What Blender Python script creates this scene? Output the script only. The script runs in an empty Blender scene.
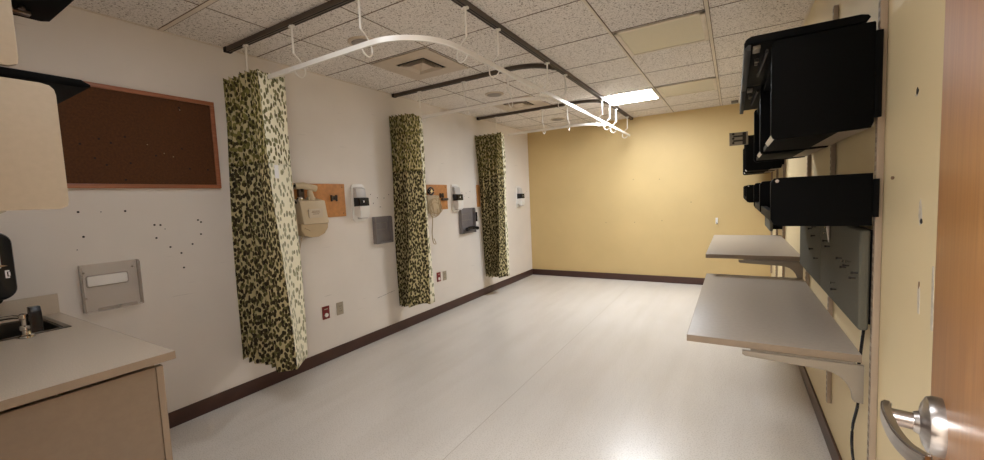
import bpy, bmesh, math, random
from mathutils import Vector, Matrix
random.seed(4)
PI = math.pi
S = bpy.context.scene
COL = S.collection
W, D, H = 3.577, 6.614, 2.549           # room width (x), depth (y), ceiling height
X0, Y0, P = -0.058, 0.631, 0.6096       # ceiling grid origin and pitch

# ------------------------------------------------------------------ materials
def lin(c):
    return tuple((v / 12.92 if v <= .04045 else ((v + .055) / 1.055) ** 2.4) for v in [x / 255 for x in c])
def rgba(c): return (*lin(c), 1)
def new_mat(name):
    m = bpy.data.materials.new(name); m.use_nodes = True
    nt = m.node_tree; b = nt.nodes['Principled BSDF']
    return m, nt, b
def nd(nt, t, **kw):
    n = nt.nodes.new(t)
    for k, v in kw.items(): setattr(n, k, v)
    return n
def ramp(nt, src, stops, interp='LINEAR'):
    r = nd(nt, 'ShaderNodeValToRGB'); r.color_ramp.interpolation = interp
    els = r.color_ramp.elements
    while len(els) < len(stops): els.new(.5)
    for e, (p, c) in zip(els, stops):
        e.position = p; e.color = c if len(c) == 4 else (*c, 1)
    nt.links.new(src, r.inputs[0]); return r
def coords(nt, scale=(1, 1, 1), kind='Object'):
    t = nd(nt, 'ShaderNodeTexCoord'); mp = nd(nt, 'ShaderNodeMapping')
    mp.inputs['Scale'].default_value = scale
    nt.links.new(t.outputs[kind], mp.inputs[0]); return mp.outputs[0]
def mat(name, col, rough=.6, metal=0., var=.06, scale=6, bump=0., bscale=200, spec=.5, stretch=(1, 1, 1), coat=0):
    m, nt, b = new_mat(name)
    v = coords(nt, stretch)
    n = nd(nt, 'ShaderNodeTexNoise'); n.inputs['Scale'].default_value = scale; n.inputs['Detail'].default_value = 5
    nt.links.new(v, n.inputs['Vector'])
    c = lin(col)
    r = ramp(nt, n.outputs[0], [(.3, tuple(x * (1 - var) for x in c)), (.7, tuple(min(1, x * (1 + var)) for x in c))])
    nt.links.new(r.outputs[0], b.inputs['Base Color'])
    b.inputs['Roughness'].default_value = rough; b.inputs['Metallic'].default_value = metal
    b.inputs['Specular IOR Level'].default_value = spec
    b.inputs['Coat Weight'].default_value = coat
    if bump:
        n2 = nd(nt, 'ShaderNodeTexNoise'); n2.inputs['Scale'].default_value = bscale
        nt.links.new(v, n2.inputs['Vector'])
        bp = nd(nt, 'ShaderNodeBump'); bp.inputs['Strength'].default_value = bump; bp.inputs['Distance'].default_value = .002
        nt.links.new(n2.outputs[0], bp.inputs['Height']); nt.links.new(bp.outputs[0], b.inputs['Normal'])
    return m
M = {}
def wall_paint(name, col, scuff):
    m, nt, b = new_mat(name)
    v = coords(nt); c = lin(col)
    n = nd(nt, 'ShaderNodeTexNoise'); n.inputs['Scale'].default_value = 1.7; n.inputs['Detail'].default_value = 6
    nt.links.new(v, n.inputs['Vector'])
    r = ramp(nt, n.outputs[0], [(.3, tuple(x * .95 for x in c)), (.7, tuple(min(1, x * 1.03) for x in c))])
    # horizontal scuffs
    v2 = coords(nt, (1, 1.3, 26))
    s = nd(nt, 'ShaderNodeTexNoise'); s.inputs['Scale'].default_value = 2.2; s.inputs['Detail'].default_value = 3
    nt.links.new(v2, s.inputs['Vector'])
    sr = ramp(nt, s.outputs[0], [(.70, (0, 0, 0)), (.76, (scuff,) * 3)])
    mx = nd(nt, 'ShaderNodeMixRGB'); mx.inputs[2].default_value = (*[x * .6 for x in c], 1)
    nt.links.new(sr.outputs[0], mx.inputs[0]); nt.links.new(r.outputs[0], mx.inputs[1])
    nt.links.new(mx.outputs[0], b.inputs['Base Color'])
    b.inputs['Roughness'].default_value = .55; b.inputs['Specular IOR Level'].default_value = .35
    n2 = nd(nt, 'ShaderNodeTexNoise'); n2.inputs['Scale'].default_value = 160
    nt.links.new(v, n2.inputs['Vector'])
    bp = nd(nt, 'ShaderNodeBump'); bp.inputs['Strength'].default_value = .12; bp.inputs['Distance'].default_value = .002
    nt.links.new(n2.outputs[0], bp.inputs['Height']); nt.links.new(bp.outputs[0], b.inputs['Normal'])
    return m
M['wall_white'] = wall_paint('off_white_paint', (230, 223, 215), .5)
M['wall_yellow'] = wall_paint('yellow_paint', (206, 180, 128), .15)
M['wall_cream'] = wall_paint('cream_paint', (216, 198, 158), .15)

def floor_mat():
    m, nt, b = new_mat('speckled_vinyl')
    v = coords(nt)
    n = nd(nt, 'ShaderNodeTexNoise'); n.inputs['Scale'].default_value = 1.4; n.inputs['Detail'].default_value = 7
    f = nd(nt, 'ShaderNodeTexNoise'); f.inputs['Scale'].default_value = 130; f.inputs['Detail'].default_value = 3
    for x in (n, f): nt.links.new(v, x.inputs['Vector'])
    r = ramp(nt, n.outputs[0], [(.25, lin((220, 215, 208))), (.75, lin((226, 221, 215)))])
    r2 = ramp(nt, f.outputs[0], [(.36, (.66, .64, .62)), (.5, (1, 1, 1))])
    mx = nd(nt, 'ShaderNodeMixRGB', blend_type='MULTIPLY'); mx.inputs[0].default_value = .55
    nt.links.new(r.outputs[0], mx.inputs[1]); nt.links.new(r2.outputs[0], mx.inputs[2])
    # darker streaks stretched along the room depth
    v3 = coords(nt, (5, .7, 1))
    w = nd(nt, 'ShaderNodeTexNoise'); w.inputs['Scale'].default_value = 1.3; w.inputs['Detail'].default_value = 5
    nt.links.new(v3, w.inputs['Vector'])
    wr = ramp(nt, w.outputs[0], [(.42, (1, 1, 1)), (.8, (.84, .82, .79))])
    m2 = nd(nt, 'ShaderNodeMixRGB', blend_type='MULTIPLY'); m2.inputs[0].default_value = .5
    nt.links.new(mx.outputs[0], m2.inputs[1]); nt.links.new(wr.outputs[0], m2.inputs[2])
    nt.links.new(m2.outputs[0], b.inputs['Base Color'])
    b.inputs['Roughness'].default_value = .27
    b.inputs['Specular IOR Level'].default_value = .45
    bp = nd(nt, 'ShaderNodeBump'); bp.inputs['Strength'].default_value = .05; bp.inputs['Distance'].default_value = .002
    nt.links.new(f.outputs[0], bp.inputs['Height']); nt.links.new(bp.outputs[0], b.inputs['Normal'])
    return m
M['floor'] = floor_mat()

def tile_mat():
    m, nt, b = new_mat('fissured_ceiling_tile')
    v = coords(nt)
    a = nd(nt, 'ShaderNodeTexNoise'); a.inputs['Scale'].default_value = 105; a.inputs['Detail'].default_value = 3
    a.inputs['Distortion'].default_value = .8
    c = nd(nt, 'ShaderNodeTexNoise'); c.inputs['Scale'].default_value = 260
    for x in (a, c): nt.links.new(v, x.inputs['Vector'])
    r = ramp(nt, a.outputs[0], [(.34, lin((128, 114, 98))), (.45, lin((228, 221, 213))), (.8, lin((234, 228, 221)))])
    r2 = ramp(nt, c.outputs[0], [(.3, (.8, .79, .78)), (.5, (1, 1, 1))])
    mx = nd(nt, 'ShaderNodeMixRGB', blend_type='MULTIPLY'); mx.inputs[0].default_value = .7
    nt.links.new(r.outputs[0], mx.inputs[1]); nt.links.new(r2.outputs[0], mx.inputs[2])
    nt.links.new(mx.outputs[0], b.inputs['Base Color'])
    b.inputs['Roughness'].default_value = .95; b.inputs['Specular IOR Level'].default_value = .1
    bp = nd(nt, 'ShaderNodeBump'); bp.inputs['Strength'].default_value = .5; bp.inputs['Distance'].default_value = .003
    nt.links.new(a.outputs[0], bp.inputs['Height']); nt.links.new(bp.outputs[0], b.inputs['Normal'])
    return m
M['tile'] = tile_mat()
M['tee'] = mat('painted_tee', (214, 203, 186), .5)
M['seam'] = mat('floor_seam_line', (160, 148, 134), .6)
M['groove'] = mat('tile_joint', (104, 84, 66), .9)

def wood_mat(name, c1, c2, rough=.35, coat=.3, axis='Z', bands=5):
    m, nt, b = new_mat(name)
    st = {'Z': (14, 14, .9), 'Y': (14, .9, 14)}[axis]
    v = coords(nt, st)
    n = nd(nt, 'ShaderNodeTexNoise'); n.inputs['Scale'].default_value = bands; n.inputs['Detail'].default_value = 8
    n.inputs['Roughness'].default_value = .65; n.inputs['Distortion'].default_value = .6
    nt.links.new(v, n.inputs['Vector'])
    r = ramp(nt, n.outputs[0], [(.3, lin(c1)), (.5, lin([(a + d) / 2 for a, d in zip(c1, c2)])), (.7, lin(c2))])
    nt.links.new(r.outputs[0], b.inputs['Base Color'])
    b.inputs['Roughness'].default_value = rough; b.inputs['Coat Weight'].default_value = coat
    b.inputs['Coat Roughness'].default_value = .25
    bp = nd(nt, 'ShaderNodeBump'); bp.inputs['Strength'].default_value = .12; bp.inputs['Distance'].default_value = .001
    nt.links.new(n.outputs[0], bp.inputs['Height']); nt.links.new(bp.outputs[0], b.inputs['Normal'])
    return m
M['door'] = wood_mat('oak_door_veneer', (150, 96, 42), (174, 120, 62), coat=.1)
M['frame_wood'] = wood_mat('cherry_frame_wood', (146, 88, 60), (176, 116, 84), axis='Y')
M['mdf'] = mat('brown_hardboard', (192, 132, 74), .6, var=.12, scale=30)
M['cork'] = mat('dark_brown_cork', (84, 48, 16), .85, var=.22, scale=90, bump=.3)
M['base'] = mat('dark_brown_vinyl_base', (72, 46, 38), .4, var=.1)
M['black'] = mat('black_laminate', (4, 4, 4), .6, var=.2, bump=.05, bscale=500, spec=.08)
M['blackfab'] = mat('black_fabric', (16, 16, 17), .8, var=.3, scale=40, spec=.2)
M['blackpl'] = mat('black_plastic', (22, 22, 26), .25, var=.1)
M['darkedge'] = mat('dark_grey_edge_trim', (48, 47, 46), .7)
M['greymetal'] = mat('grey_painted_metal', (120, 112, 100), .45, metal=.2)
M['std'] = mat('taupe_painted_steel', (158, 140, 120), .45, metal=.1)
M['slot'] = mat('slot_shadow_black', (34, 30, 27), .8)
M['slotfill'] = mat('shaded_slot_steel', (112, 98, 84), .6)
M['top'] = mat('taupe_worktop_laminate', (166, 154, 140), .42, var=.04, scale=50)
M['topedge'] = mat('taupe_edge_band', (136, 118, 98), .5)
M['bracket'] = mat('taupe_bracket_paint', (140, 128, 112), .45)
M['creampanel'] = mat('cream_laminate', (190, 176, 154), .55, var=.03, scale=60)
M['creamedge'] = mat('pale_cream_edge', (206, 192, 170), .4)
M['cab'] = mat('beige_cabinet_laminate', (138, 120, 101), .5, var=.05, scale=40)
M['counter'] = mat('grey_speckled_counter', (198, 184, 166), .32, var=.14, scale=260, spec=.5)
M['counteredge'] = mat('counter_edge_band', (150, 132, 112), .5, var=.05)
M['tackfab'] = mat('grey_green_tack_fabric', (90, 87, 76), .9, var=.1, scale=300, bump=.3, bscale=700, spec=.2)
M['tackedge'] = mat('grey_green_rounded_edge', (78, 80, 72), .8, var=.08)
M['steel'] = mat('brushed_nickel', (176, 170, 166), .28, metal=1, var=.1, scale=18, stretch=(1, 1, 9))
M['chrome'] = mat('chrome', (210, 206, 200), .12, metal=1, var=.02)
M['sink'] = mat('stainless_sink', (110, 104, 96), .3, metal=.9, var=.1)
M['trackdark'] = mat('dark_bronze_track', (88, 76, 66), .4, metal=.3, var=.08)
M['rail'] = mat('white_enamel_rail', (240, 236, 228), .25, var=.02, spec=.6)
M['whitepl'] = mat('white_plastic', (236, 234, 230), .3, var=.02)
M['greypl'] = mat('pale_grey_plastic', (196, 192, 190), .4, var=.03)
M['beigepl'] = mat('beige_plastic', (206, 188, 156), .45, var=.05)
M['beigedk'] = mat('aged_beige_plastic', (188, 166, 132), .5, var=.05)
M['redpl'] = mat('dark_red_plate', (116, 22, 24), .35)
M['outlet'] = mat('ivory_outlet_plate', (168, 156, 136), .4)
M['vent'] = mat('beige_vent_enamel', (196, 180, 160), .5)
M['ventdark'] = mat('vent_gap_black', (22, 20, 20), .8)
M['speaker'] = mat('grey_speaker_grille', (152, 142, 132), .6, var=.15, scale=500)
M['hole'] = mat('dark_anchor_hole', (38, 30, 26), .9)
M['scar'] = mat('exposed_plaster', (196, 186, 172), .9, var=.2, scale=60)
M['brownplaster'] = mat('torn_paint_brown', (128, 98, 72), .9, var=.2, scale=60)
M['paperwhite'] = mat('white_label', (238, 238, 240), .5, var=.01)
M['lens_off'] = mat('unlit_prismatic_lens', (200, 192, 172), .35, var=.06, scale=160)
M['hallwall'] = mat('hallway_paint', (224, 216, 206), .6)

def clear_mat(name, col, alpha):
    m, nt, b = new_mat(name)
    b.inputs['Base Color'].default_value = rgba(col)
    b.inputs['Roughness'].default_value = .12; b.inputs['Alpha'].default_value = alpha
    n = nd(nt, 'ShaderNodeTexNoise'); n.inputs['Scale'].default_value = 12
    nt.links.new(coords(nt), n.inputs['Vector'])
    r = ramp(nt, n.outputs[0], [(.3, lin([x * .93 for x in col])), (.7, lin(col))]); nt.links.new(r.outputs[0], b.inputs['Base Color'])
    return m
M['acrylic'] = clear_mat('clear_acrylic', (214, 204, 194), .2)
M['acrylic_side'] = clear_mat('clear_acrylic_edge', (182, 170, 158), .5)
M['acrylic_grey'] = clear_mat('smoky_grey_acrylic', (146, 140, 140), .72)

def emit(name, col, s):
    m, nt, b = new_mat(name)
    b.inputs['Base Color'].default_value = rgba((240, 235, 225))
    b.inputs['Emission Color'].default_value = rgba(col)
    # prismatic lens texture
    v = coords(nt, (90, 90, 90)); w = nd(nt, 'ShaderNodeTexVoronoi'); nt.links.new(v, w.inputs['Vector'])
    r = ramp(nt, w.outputs['Distance'], [(0, (.93, .93, .93)), (1, (1, 1, 1))])
    nt.links.new(r.outputs[0], b.inputs['Base Color'])
    b.inputs['Emission Strength'].default_value = s
    return m
M['lens_on'] = emit('lit_prismatic_lens', (244, 249, 255), 24)
M['lens_fill'] = emit('added_fill_lens', (244, 249, 255), 2.3)  # weak glow for the two added fill panels

def cloth_mat(name, mesh_top=False, density=1., pale=False):
    """cream cloth printed with olive leaves; uses UVs in metres along the cloth"""
    m, nt, b = new_mat(name)
    uv = nd(nt, 'ShaderNodeUVMap'); uv.uv_map = 'UVMap'
    def leaf(scale, ang, thr, off, asp=1.55):
        mp = nd(nt, 'ShaderNodeMapping'); mp.inputs['Rotation'].default_value = (0, 0, ang)
        mp.inputs['Scale'].default_value = (scale * asp, scale, 1); mp.inputs['Location'].default_value = (off, off * 1.7, 0)
        nt.links.new(uv.outputs[0], mp.inputs[0])
        v = nd(nt, 'ShaderNodeTexVoronoi'); v.voronoi_dimensions = '2D'; v.inputs['Scale'].default_value = 1
        v.inputs['Randomness'].default_value = .85
        nt.links.new(mp.outputs[0], v.inputs['Vector'])
        r = ramp(nt, v.outputs['Distance'], [(thr, (1, 1, 1)), (thr + .05, (0, 0, 0))])
        return r.outputs[0]
    base = rgba((196, 184, 142) if not pale else (244, 240, 218))  # tan ground holds the front's shade, pale ground the light on the end panel
    prev = None
    layers = [(17, .6, .22, 0., (94, 88, 54)), (16, -.7, .22, 5.3, (110, 106, 68)),
              (18, 1.6, .25, 9.1, (50, 44, 32)), (17, -1.9, .21, 3.7, (76, 68, 46)), (19, 2.6, .20, 7.7, (62, 54, 38))]
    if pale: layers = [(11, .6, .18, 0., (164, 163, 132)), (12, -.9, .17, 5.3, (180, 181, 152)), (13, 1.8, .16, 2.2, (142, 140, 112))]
    if mesh_top:
        layers = [(19, .6, .33, 0., (104, 98, 54)), (22, -.7, .30, 5.3, (128, 122, 70)), (22, 1.5, .27, 9.1, (66, 60, 38))]
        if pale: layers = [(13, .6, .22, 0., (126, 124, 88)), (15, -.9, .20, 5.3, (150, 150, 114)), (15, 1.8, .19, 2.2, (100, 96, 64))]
    for sc, an, th, off, c in layers:
        mx = nd(nt, 'ShaderNodeMixRGB')
        nt.links.new(leaf(sc * density, an, th, off), mx.inputs[0])
        if prev is None: mx.inputs[1].default_value = base
        else: nt.links.new(prev, mx.inputs[1])
        mx.inputs[2].default_value = rgba(c); prev = mx.outputs[0]
    nt.links.new(prev, b.inputs['Base Color'])
    b.inputs['Roughness'].default_value = .9; b.inputs['Specular IOR Level'].default_value = .15
    return m
M['cloth'] = cloth_mat('leaf_print_cloth'); M['clothmesh'] = cloth_mat('leaf_print_mesh_header', True)
M['clothpale'] = cloth_mat('leaf_print_lit_reverse', False, 1., True); M['clothmeshpale'] = cloth_mat('leaf_print_lit_reverse_header', True, 1., True)

# ------------------------------------------------------------------ mesh builder (world coordinates)
class MB:
    def __init__(s): s.bm = bmesh.new()
    def box(s, x0, x1, y0, y1, z0, z1, bev=0., seg=2):
        r = bmesh.ops.create_cube(s.bm, size=1)
        for v in r['verts']:
            v.co = Vector(((x0 + x1) / 2 + v.co.x * (x1 - x0), (y0 + y1) / 2 + v.co.y * (y1 - y0), (z0 + z1) / 2 + v.co.z * (z1 - z0)))
        if bev:
            es = list({e for v in r['verts'] for e in v.link_edges})
            bmesh.ops.bevel(s.bm, geom=es, offset=bev, segments=seg, affect='EDGES', profile=.6)
        return s
    def prism(s, pts, axis, a, b, bev=0.):
        """pts: 2-D outline in the other two axes (in x,y,z order), extruded along axis from a to b"""
        def P3(p, t):
            l = list(p); l.insert(axis, t); return Vector(l)
        va = [s.bm.verts.new(P3(p, a)) for p in pts]; vb = [s.bm.verts.new(P3(p, b)) for p in pts]
        f = [s.bm.faces.new(va), s.bm.faces.new(vb[::-1])]
        n = len(pts)
        for i in range(n): f.append(s.bm.faces.new((va[i], vb[i], vb[(i + 1) % n], va[(i + 1) % n])))
        bmesh.ops.recalc_face_normals(s.bm, faces=f)
        if bev:
            es = list(f[0].edges) + list(f[1].edges)
            bmesh.ops.bevel(s.bm, geom=es, offset=bev, segments=2, affect='EDGES', profile=.6)
        return s
    def cyl(s, p0, p1, r0, r1=None, seg=20, cap=True):
        r1 = r0 if r1 is None else r1
        p0, p1 = Vector(p0), Vector(p1); d = p1 - p0
        q = d.to_track_quat('Z', 'Y').to_matrix().to_4x4(); q.translation = (p0 + p1) / 2
        bmesh.ops.create_cone(s.bm, cap_ends=cap, segments=seg, radius1=r0, radius2=r1, depth=d.length, matrix=q)
        return s
    def lathe(s, p0, axis, prof, seg=32):
        """prof: (distance along axis, radius)"""
        p0 = Vector(p0); ax = Vector(axis).normalized(); u = ax.orthogonal().normalized(); w = ax.cross(u)
        rings = []
        for t, r in prof:
            rings.append([s.bm.verts.new(p0 + ax * t + (u * math.cos(2 * PI * i / seg) + w * math.sin(2 * PI * i / seg)) * r) for i in range(seg)])
        fs = []
        for A, B in zip(rings, rings[1:]):
            for i in range(seg): fs.append(s.bm.faces.new((A[i], A[(i + 1) % seg], B[(i + 1) % seg], B[i])))
        fs.append(s.bm.faces.new(rings[0][::-1])); fs.append(s.bm.faces.new(rings[-1]))
        bmesh.ops.recalc_face_normals(s.bm, faces=fs); return s
    def sweep(s, pts, w, h=None, seg=8, up=(0, 0, 1), rect=False, closed=False, scales=None):
        """tube (or rectangular bar w x h) along pts"""
        pts = [Vector(p) for p in pts]; h = w if h is None else h; rings = []; up = Vector(up); side_prev = None
        for i, p in enumerate(pts):
            t = (pts[min(i + 1, len(pts) - 1)] - pts[max(i - 1, 0)]).normalized()
            side = t.cross(up)
            if side.length < 1e-3: side = side_prev if side_prev else t.orthogonal()
            side.normalize()
            if side_prev and side.dot(side_prev) < 0: side = -side
            side_prev = side; u2 = side.cross(t).normalized(); k = scales[i] if scales else 1
            if rect: off = [(-1, -1), (1, -1), (1, 1), (-1, 1)]
            else: off = [(math.cos(2 * PI * j / seg), math.sin(2 * PI * j / seg)) for j in range(seg)]
            kk = .5 if rect else 1
            rings.append([s.bm.verts.new(p + side * a * w * kk * k + u2 * c * h * kk * k) for a, c in off])
        fs = []
        for A, B in zip(rings, rings[1:]):
            m = len(A)
            for j in range(m): fs.append(s.bm.faces.new((A[j], A[(j + 1) % m], B[(j + 1) % m], B[j])))
        fs.append(s.bm.faces.new(rings[0][::-1])); fs.append(s.bm.faces.new(rings[-1]))
        bmesh.ops.recalc_face_normals(s.bm, faces=fs); return s
    def build(s, name, m, parent=None, origin=(0, 0, 0), smooth=True, rot=None):
        me = bpy.data.meshes.new(name)
        o = bpy.data.objects.new(name, me); COL.objects.link(o)
        org = Vector(parent['_o']) if parent else Vector(origin)
        Mi = Matrix.Translation(-org)
        if parent and '_r' in parent: pass
        s.bm.transform(Mi)
        s.bm.to_mesh(me); s.bm.free()
        me.materials.append(M[m] if isinstance(m, str) else m)
        if smooth:
            for p in me.polygons: p.use_smooth = True
            try: me.set_sharp_from_angle(angle=math.radians(35))
            except Exception: pass
        o['_o'] = tuple(org)
        if parent: o.parent = parent
        else: o.location = org
        return o
def thing(name, label, cat, loc, group=None):
    o = bpy.data.objects.new(name, None); COL.objects.link(o); o.empty_display_size = .1
    o.location = loc; o['_o'] = tuple(loc); tag(o, label, cat, group); return o
def tag(o, label, cat, group=None):
    o['label'] = label; o['category'] = cat
    if group: o['group'] = group
    return o
def dup(root, delta, label=None):
    """copy a thing with its parts and sub-parts, moved by delta"""
    def rec(o, par):
        c = o.copy(); COL.objects.link(c); c.parent = par
        for ch in list(o.children): rec(ch, c)
        return c
    c = rec(root, None); c.location = Vector(root.location) + Vector(delta)
    if label: c['label'] = label
    return c
def struct(o): o['kind'] = 'structure'; return o
def rrect(cx, cy, w, h, r, n=6):
    pts = []
    for (sx, sy, a0) in ((1, 1, 0), (-1, 1, PI / 2), (-1, -1, PI), (1, -1, 1.5 * PI)):
        for i in range(n + 1):
            a = a0 + PI / 2 * i / n
            pts.append((cx + sx * (w / 2 - r) + r * math.cos(a), cy + sy * (h / 2 - r) + r * math.sin(a)))
    return pts

# ------------------------------------------------------------------ room shell
T = .12
DX0, DX1, DH = 2.33, 3.262, 2.12        # doorway in the front wall
struct(MB().box(-T, W + T, -2.4, D + T, -.1, 0).build('floor', 'floor', smooth=False))
seam_o = MB().box(1.794, 1.7965, .1, D, 0, .0006).build('floor_seam', 'seam', bpy.data.objects['floor'], smooth=False)
wl = struct(MB().box(-T, 0, -T, D + T, 0, H + .1).build('wall_left', 'wall_white', smooth=False))
wb = struct(MB().box(0, W, D, D + T, 0, H + .1).build('wall_back', 'wall_yellow', smooth=False))
wr = struct(MB().box(W, W + T, -T, D + T, 0, H + .1).build('wall_right', 'wall_cream', smooth=False))
wf = struct(MB().box(0, DX0, -T - .02, -.02, 0, H + .1).box(DX1, W, -T - .02, -.02, 0, H + .1).box(DX0, DX1, -T - .02, -.02, DH, H + .1)
            .build('wall_front', 'wall_white', smooth=False))
ce = struct(MB().box(-T, W + T, -2.4, D + T, H, H + .1).build('ceiling', 'tile', smooth=False))
# ceiling grid: shadow joints and a few exposed tees
g = MB()
gx = [X0 + P * i for i in range(1, 7) if X0 + P * i < W - .02]
gy = [Y0 + P * j for j in range(-1, 10) if 0 < Y0 + P * j < D - .02]
for i, x in enumerate(gx):
    if i == 4: g.box(x + .011, x + .015, 0, D, H - .0022, H); g.box(x - .015, x - .011, 0, D, H - .0022, H)
    else: g.box(x - .003, x + .003, 0, D, H - .002, H)
for j, y in enumerate(gy):
    if j == 2: g.box(0, W, y + .013, y + .017, H - .0021, H); g.box(0, W, y - .017, y - .013, H - .0021, H)
    else: g.box(0, W, y - .003, y + .003, H - .0021, H)
g.build('tile_joint', 'groove', ce, smooth=False)
t_ = MB()
t_.box(gx[4] - .011, gx[4] + .011, 0, D, H - .003, H)
t_.box(gx[3] - .020, gx[3] - .004, gy[3] if len(gy) > 3 else 2, D, H - .003, H)
t_.box(0, W, gy[2] - .013, gy[2] + .013, H - .0028, H)
t_.build('ceiling_tee', 'tee', ce, smooth=False)
# baseboards
bh = .102
def basebd(name, *b): struct(MB().box(*b, bev=.003).build(name, 'base'))
basebd('baseboard_left', 0, .012, .66, D, 0, bh)
basebd('baseboard_back', .012, W - .012, D - .012, D, 0, bh)
basebd('baseboard_right', W - .012, W, 0, D, 0, bh)
# wall angle trim at the ceiling
struct(MB().box(0, .014, 0, D, H - .004, H).box(W - .014, W, 0, D, H - .004, H).box(0, W, D - .014, D, H - .004, H).build('trim_1', 'tee', smooth=False))
# door frame
struct(MB().box(DX0 - .05, DX0, -T - .035, -.005, 0, DH + .05, bev=.003).box(DX0, DX1, -T - .035, -.005, DH, DH + .05, bev=.003)
       .box(DX1, DX1 + .05, -T - .035, -.012, 0, DH + .05, bev=.003).build('trim_2', 'base'))
# hallway behind the doorway
struct(MB().box(1.0, 4.6, -2.4, -2.28, 0, H).build('wall_hall_end', 'hallwall', smooth=False))
struct(MB().box(.9, 1.0, -2.4, -T - .02, 0, H).build('wall_hall_left', 'hallwall', smooth=False))
struct(MB().box(W + .0, W + T, -2.28, -T - .02, 0, H).build('wall_hall_right', 'hallwall', smooth=False))

# wall marks (parts of their walls)
def hole_left(y, z, r=.006): MB().cyl((-.001, y, z), (.0015, y, z), r, seg=10).build('anchor_hole', 'hole', wl)
for y, z in [(1.107, 1.319), (1.138, 1.316), (1.11, 1.236), (1.179, 1.17), (1.236, 1.123), (1.242, 1.025), (1.305, 1.175), (1.361, 1.237),
             (1.351, 1.334), (1.368, 1.319), (.767, 1.417), (.971, 1.413), (.777, 1.277)]: hole_left(y, z)
for y, z in [(1.16, 1.289), (.862, 1.413), (.745, 1.207)]: hole_left(y, z, .0028)
for y, z in [(2.9, 1.49), (2.99, 1.455), (3.08, 1.45), (3.15, 1.485), (3.02, 1.36), (2.93, 1.40),
             (4.50, 1.50), (4.60, 1.49), (4.70, 1.51), (4.55, 1.44), (4.66, 1.43), (6.42, 1.47), (6.50, 1.50), (6.40, 1.35)]: hole_left(y, z, .005)
def patch(wall, name, m, pts, x0, x1): MB().prism(pts, 0, x0, x1).build(name, m, wall)
def blob(cy, cz, wy, wz, n=11, sd=1):
    rnd = random.Random(sd); return [(cy + math.cos(2 * PI * i / n) * wy * rnd.uniform(.6, 1.1), cz + math.sin(2 * PI * i / n) * wz * rnd.uniform(.7, 1.1)) for i in range(n)]
patch(wr, 'paint_chip', 'hole', blob(1.594, 1.632, .008, .010, sd=3), W - .0015, W + .001)
patch(wr, 'paint_chip', 'scar', blob(1.60, 1.622, .012, .004, sd=4), W - .001, W + .001)
patch(wr, 'paint_chip', 'brownplaster', blob(1.779, 1.397, .016, .006, sd=5), W - .0015, W + .001)
patch(wr, 'paint_chip', 'scar', [(1.545, 1.335), (1.535, 1.30), (1.53, 1.27), (1.548, 1.262), (1.556, 1.29), (1.553, 1.325)], W - .001, W + .001)
patch(wr, 'paint_chip', 'hole', blob(1.536, 1.275, .008, .008, sd=6), W - .0015, W + .001)
patch(wr, 'paint_chip', 'scar', [(1.54, 1.11), (1.53, 1.09), (1.528, 1.02), (1.54, 1.02), (1.546, 1.08)], W - .001, W + .001)
patch(wr, 'paint_chip', 'brownplaster', blob(1.536, 1.10, .005, .012, sd=8), W - .0015, W + .001)
patch(wr, 'paint_chip', 'scar', [(1.455, 1.165), (1.445, 1.165), (1.437, 1.0), (1.452, 1.0)], W - .001, W + .001)
for u_, v_ in [(1.79, 1.60), (2.17, 1.58), (1.80, .93), (2.2, .95), (1.35, .93), (2.6, 1.22)]:
    MB().cyl((u_, D + .001, v_), (u_, D - .0015, v_), .005, seg=8).build('nail_hole', 'hole', wb)
MB().cyl((-.001 + .001, 2.9, .43), (.001, 3.15, .455), .0012, seg=6).build('scratch', 'hole', wl)

# ------------------------------------------------------------------ ceiling fixtures
def fixture(name, label, i, j, lit, group=None):
    x, y = X0 + P * i, Y0 + P * j; z = H
    t = thing(name, label, 'ceiling light', (x + P / 2, y + P / 2, z), group)
    f = MB(); o, w = .012, .03
    for b in ((x + o, x + P - o, y + o, y + o + w), (x + o, x + P - o, y + P - o - w, y + P - o), (x + o, x + o + w, y + o, y + P - o), (x + P - o - w, x + P - o, y + o, y + P - o)):
        f.box(b[0], b[1], b[2], b[3], z - .012, z - .0032, bev=.002)
    f.build('frame', 'tee', t)
    MB().box(x + o + w, x + P - o - w, y + o + w, y + P - o - w, z - .008, z - .0034).build('lens', lit if lit else 'lens_off', t, smooth=False)
    return t
fixture('ceiling_light', 'lit square ceiling light panel glowing white near the back wall', 3, 7, 'lens_on')
fixture('ceiling_light', 'added unseen fill panel on the ceiling above the counter side, out over the camera', 2, 0, 'lens_fill')  # unseen panels, added to brighten the near end of the room
fixture('ceiling_light', 'added unseen fill panel on the ceiling over the right side near the door', 4, 0, 'lens_fill')
fixture('ceiling_light', 'unlit square ceiling light panel beside the glowing one', 4, 7, False)
fixture('ceiling_light', 'large unlit square ceiling light panel nearest the camera', 4, 4, False)

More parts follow.
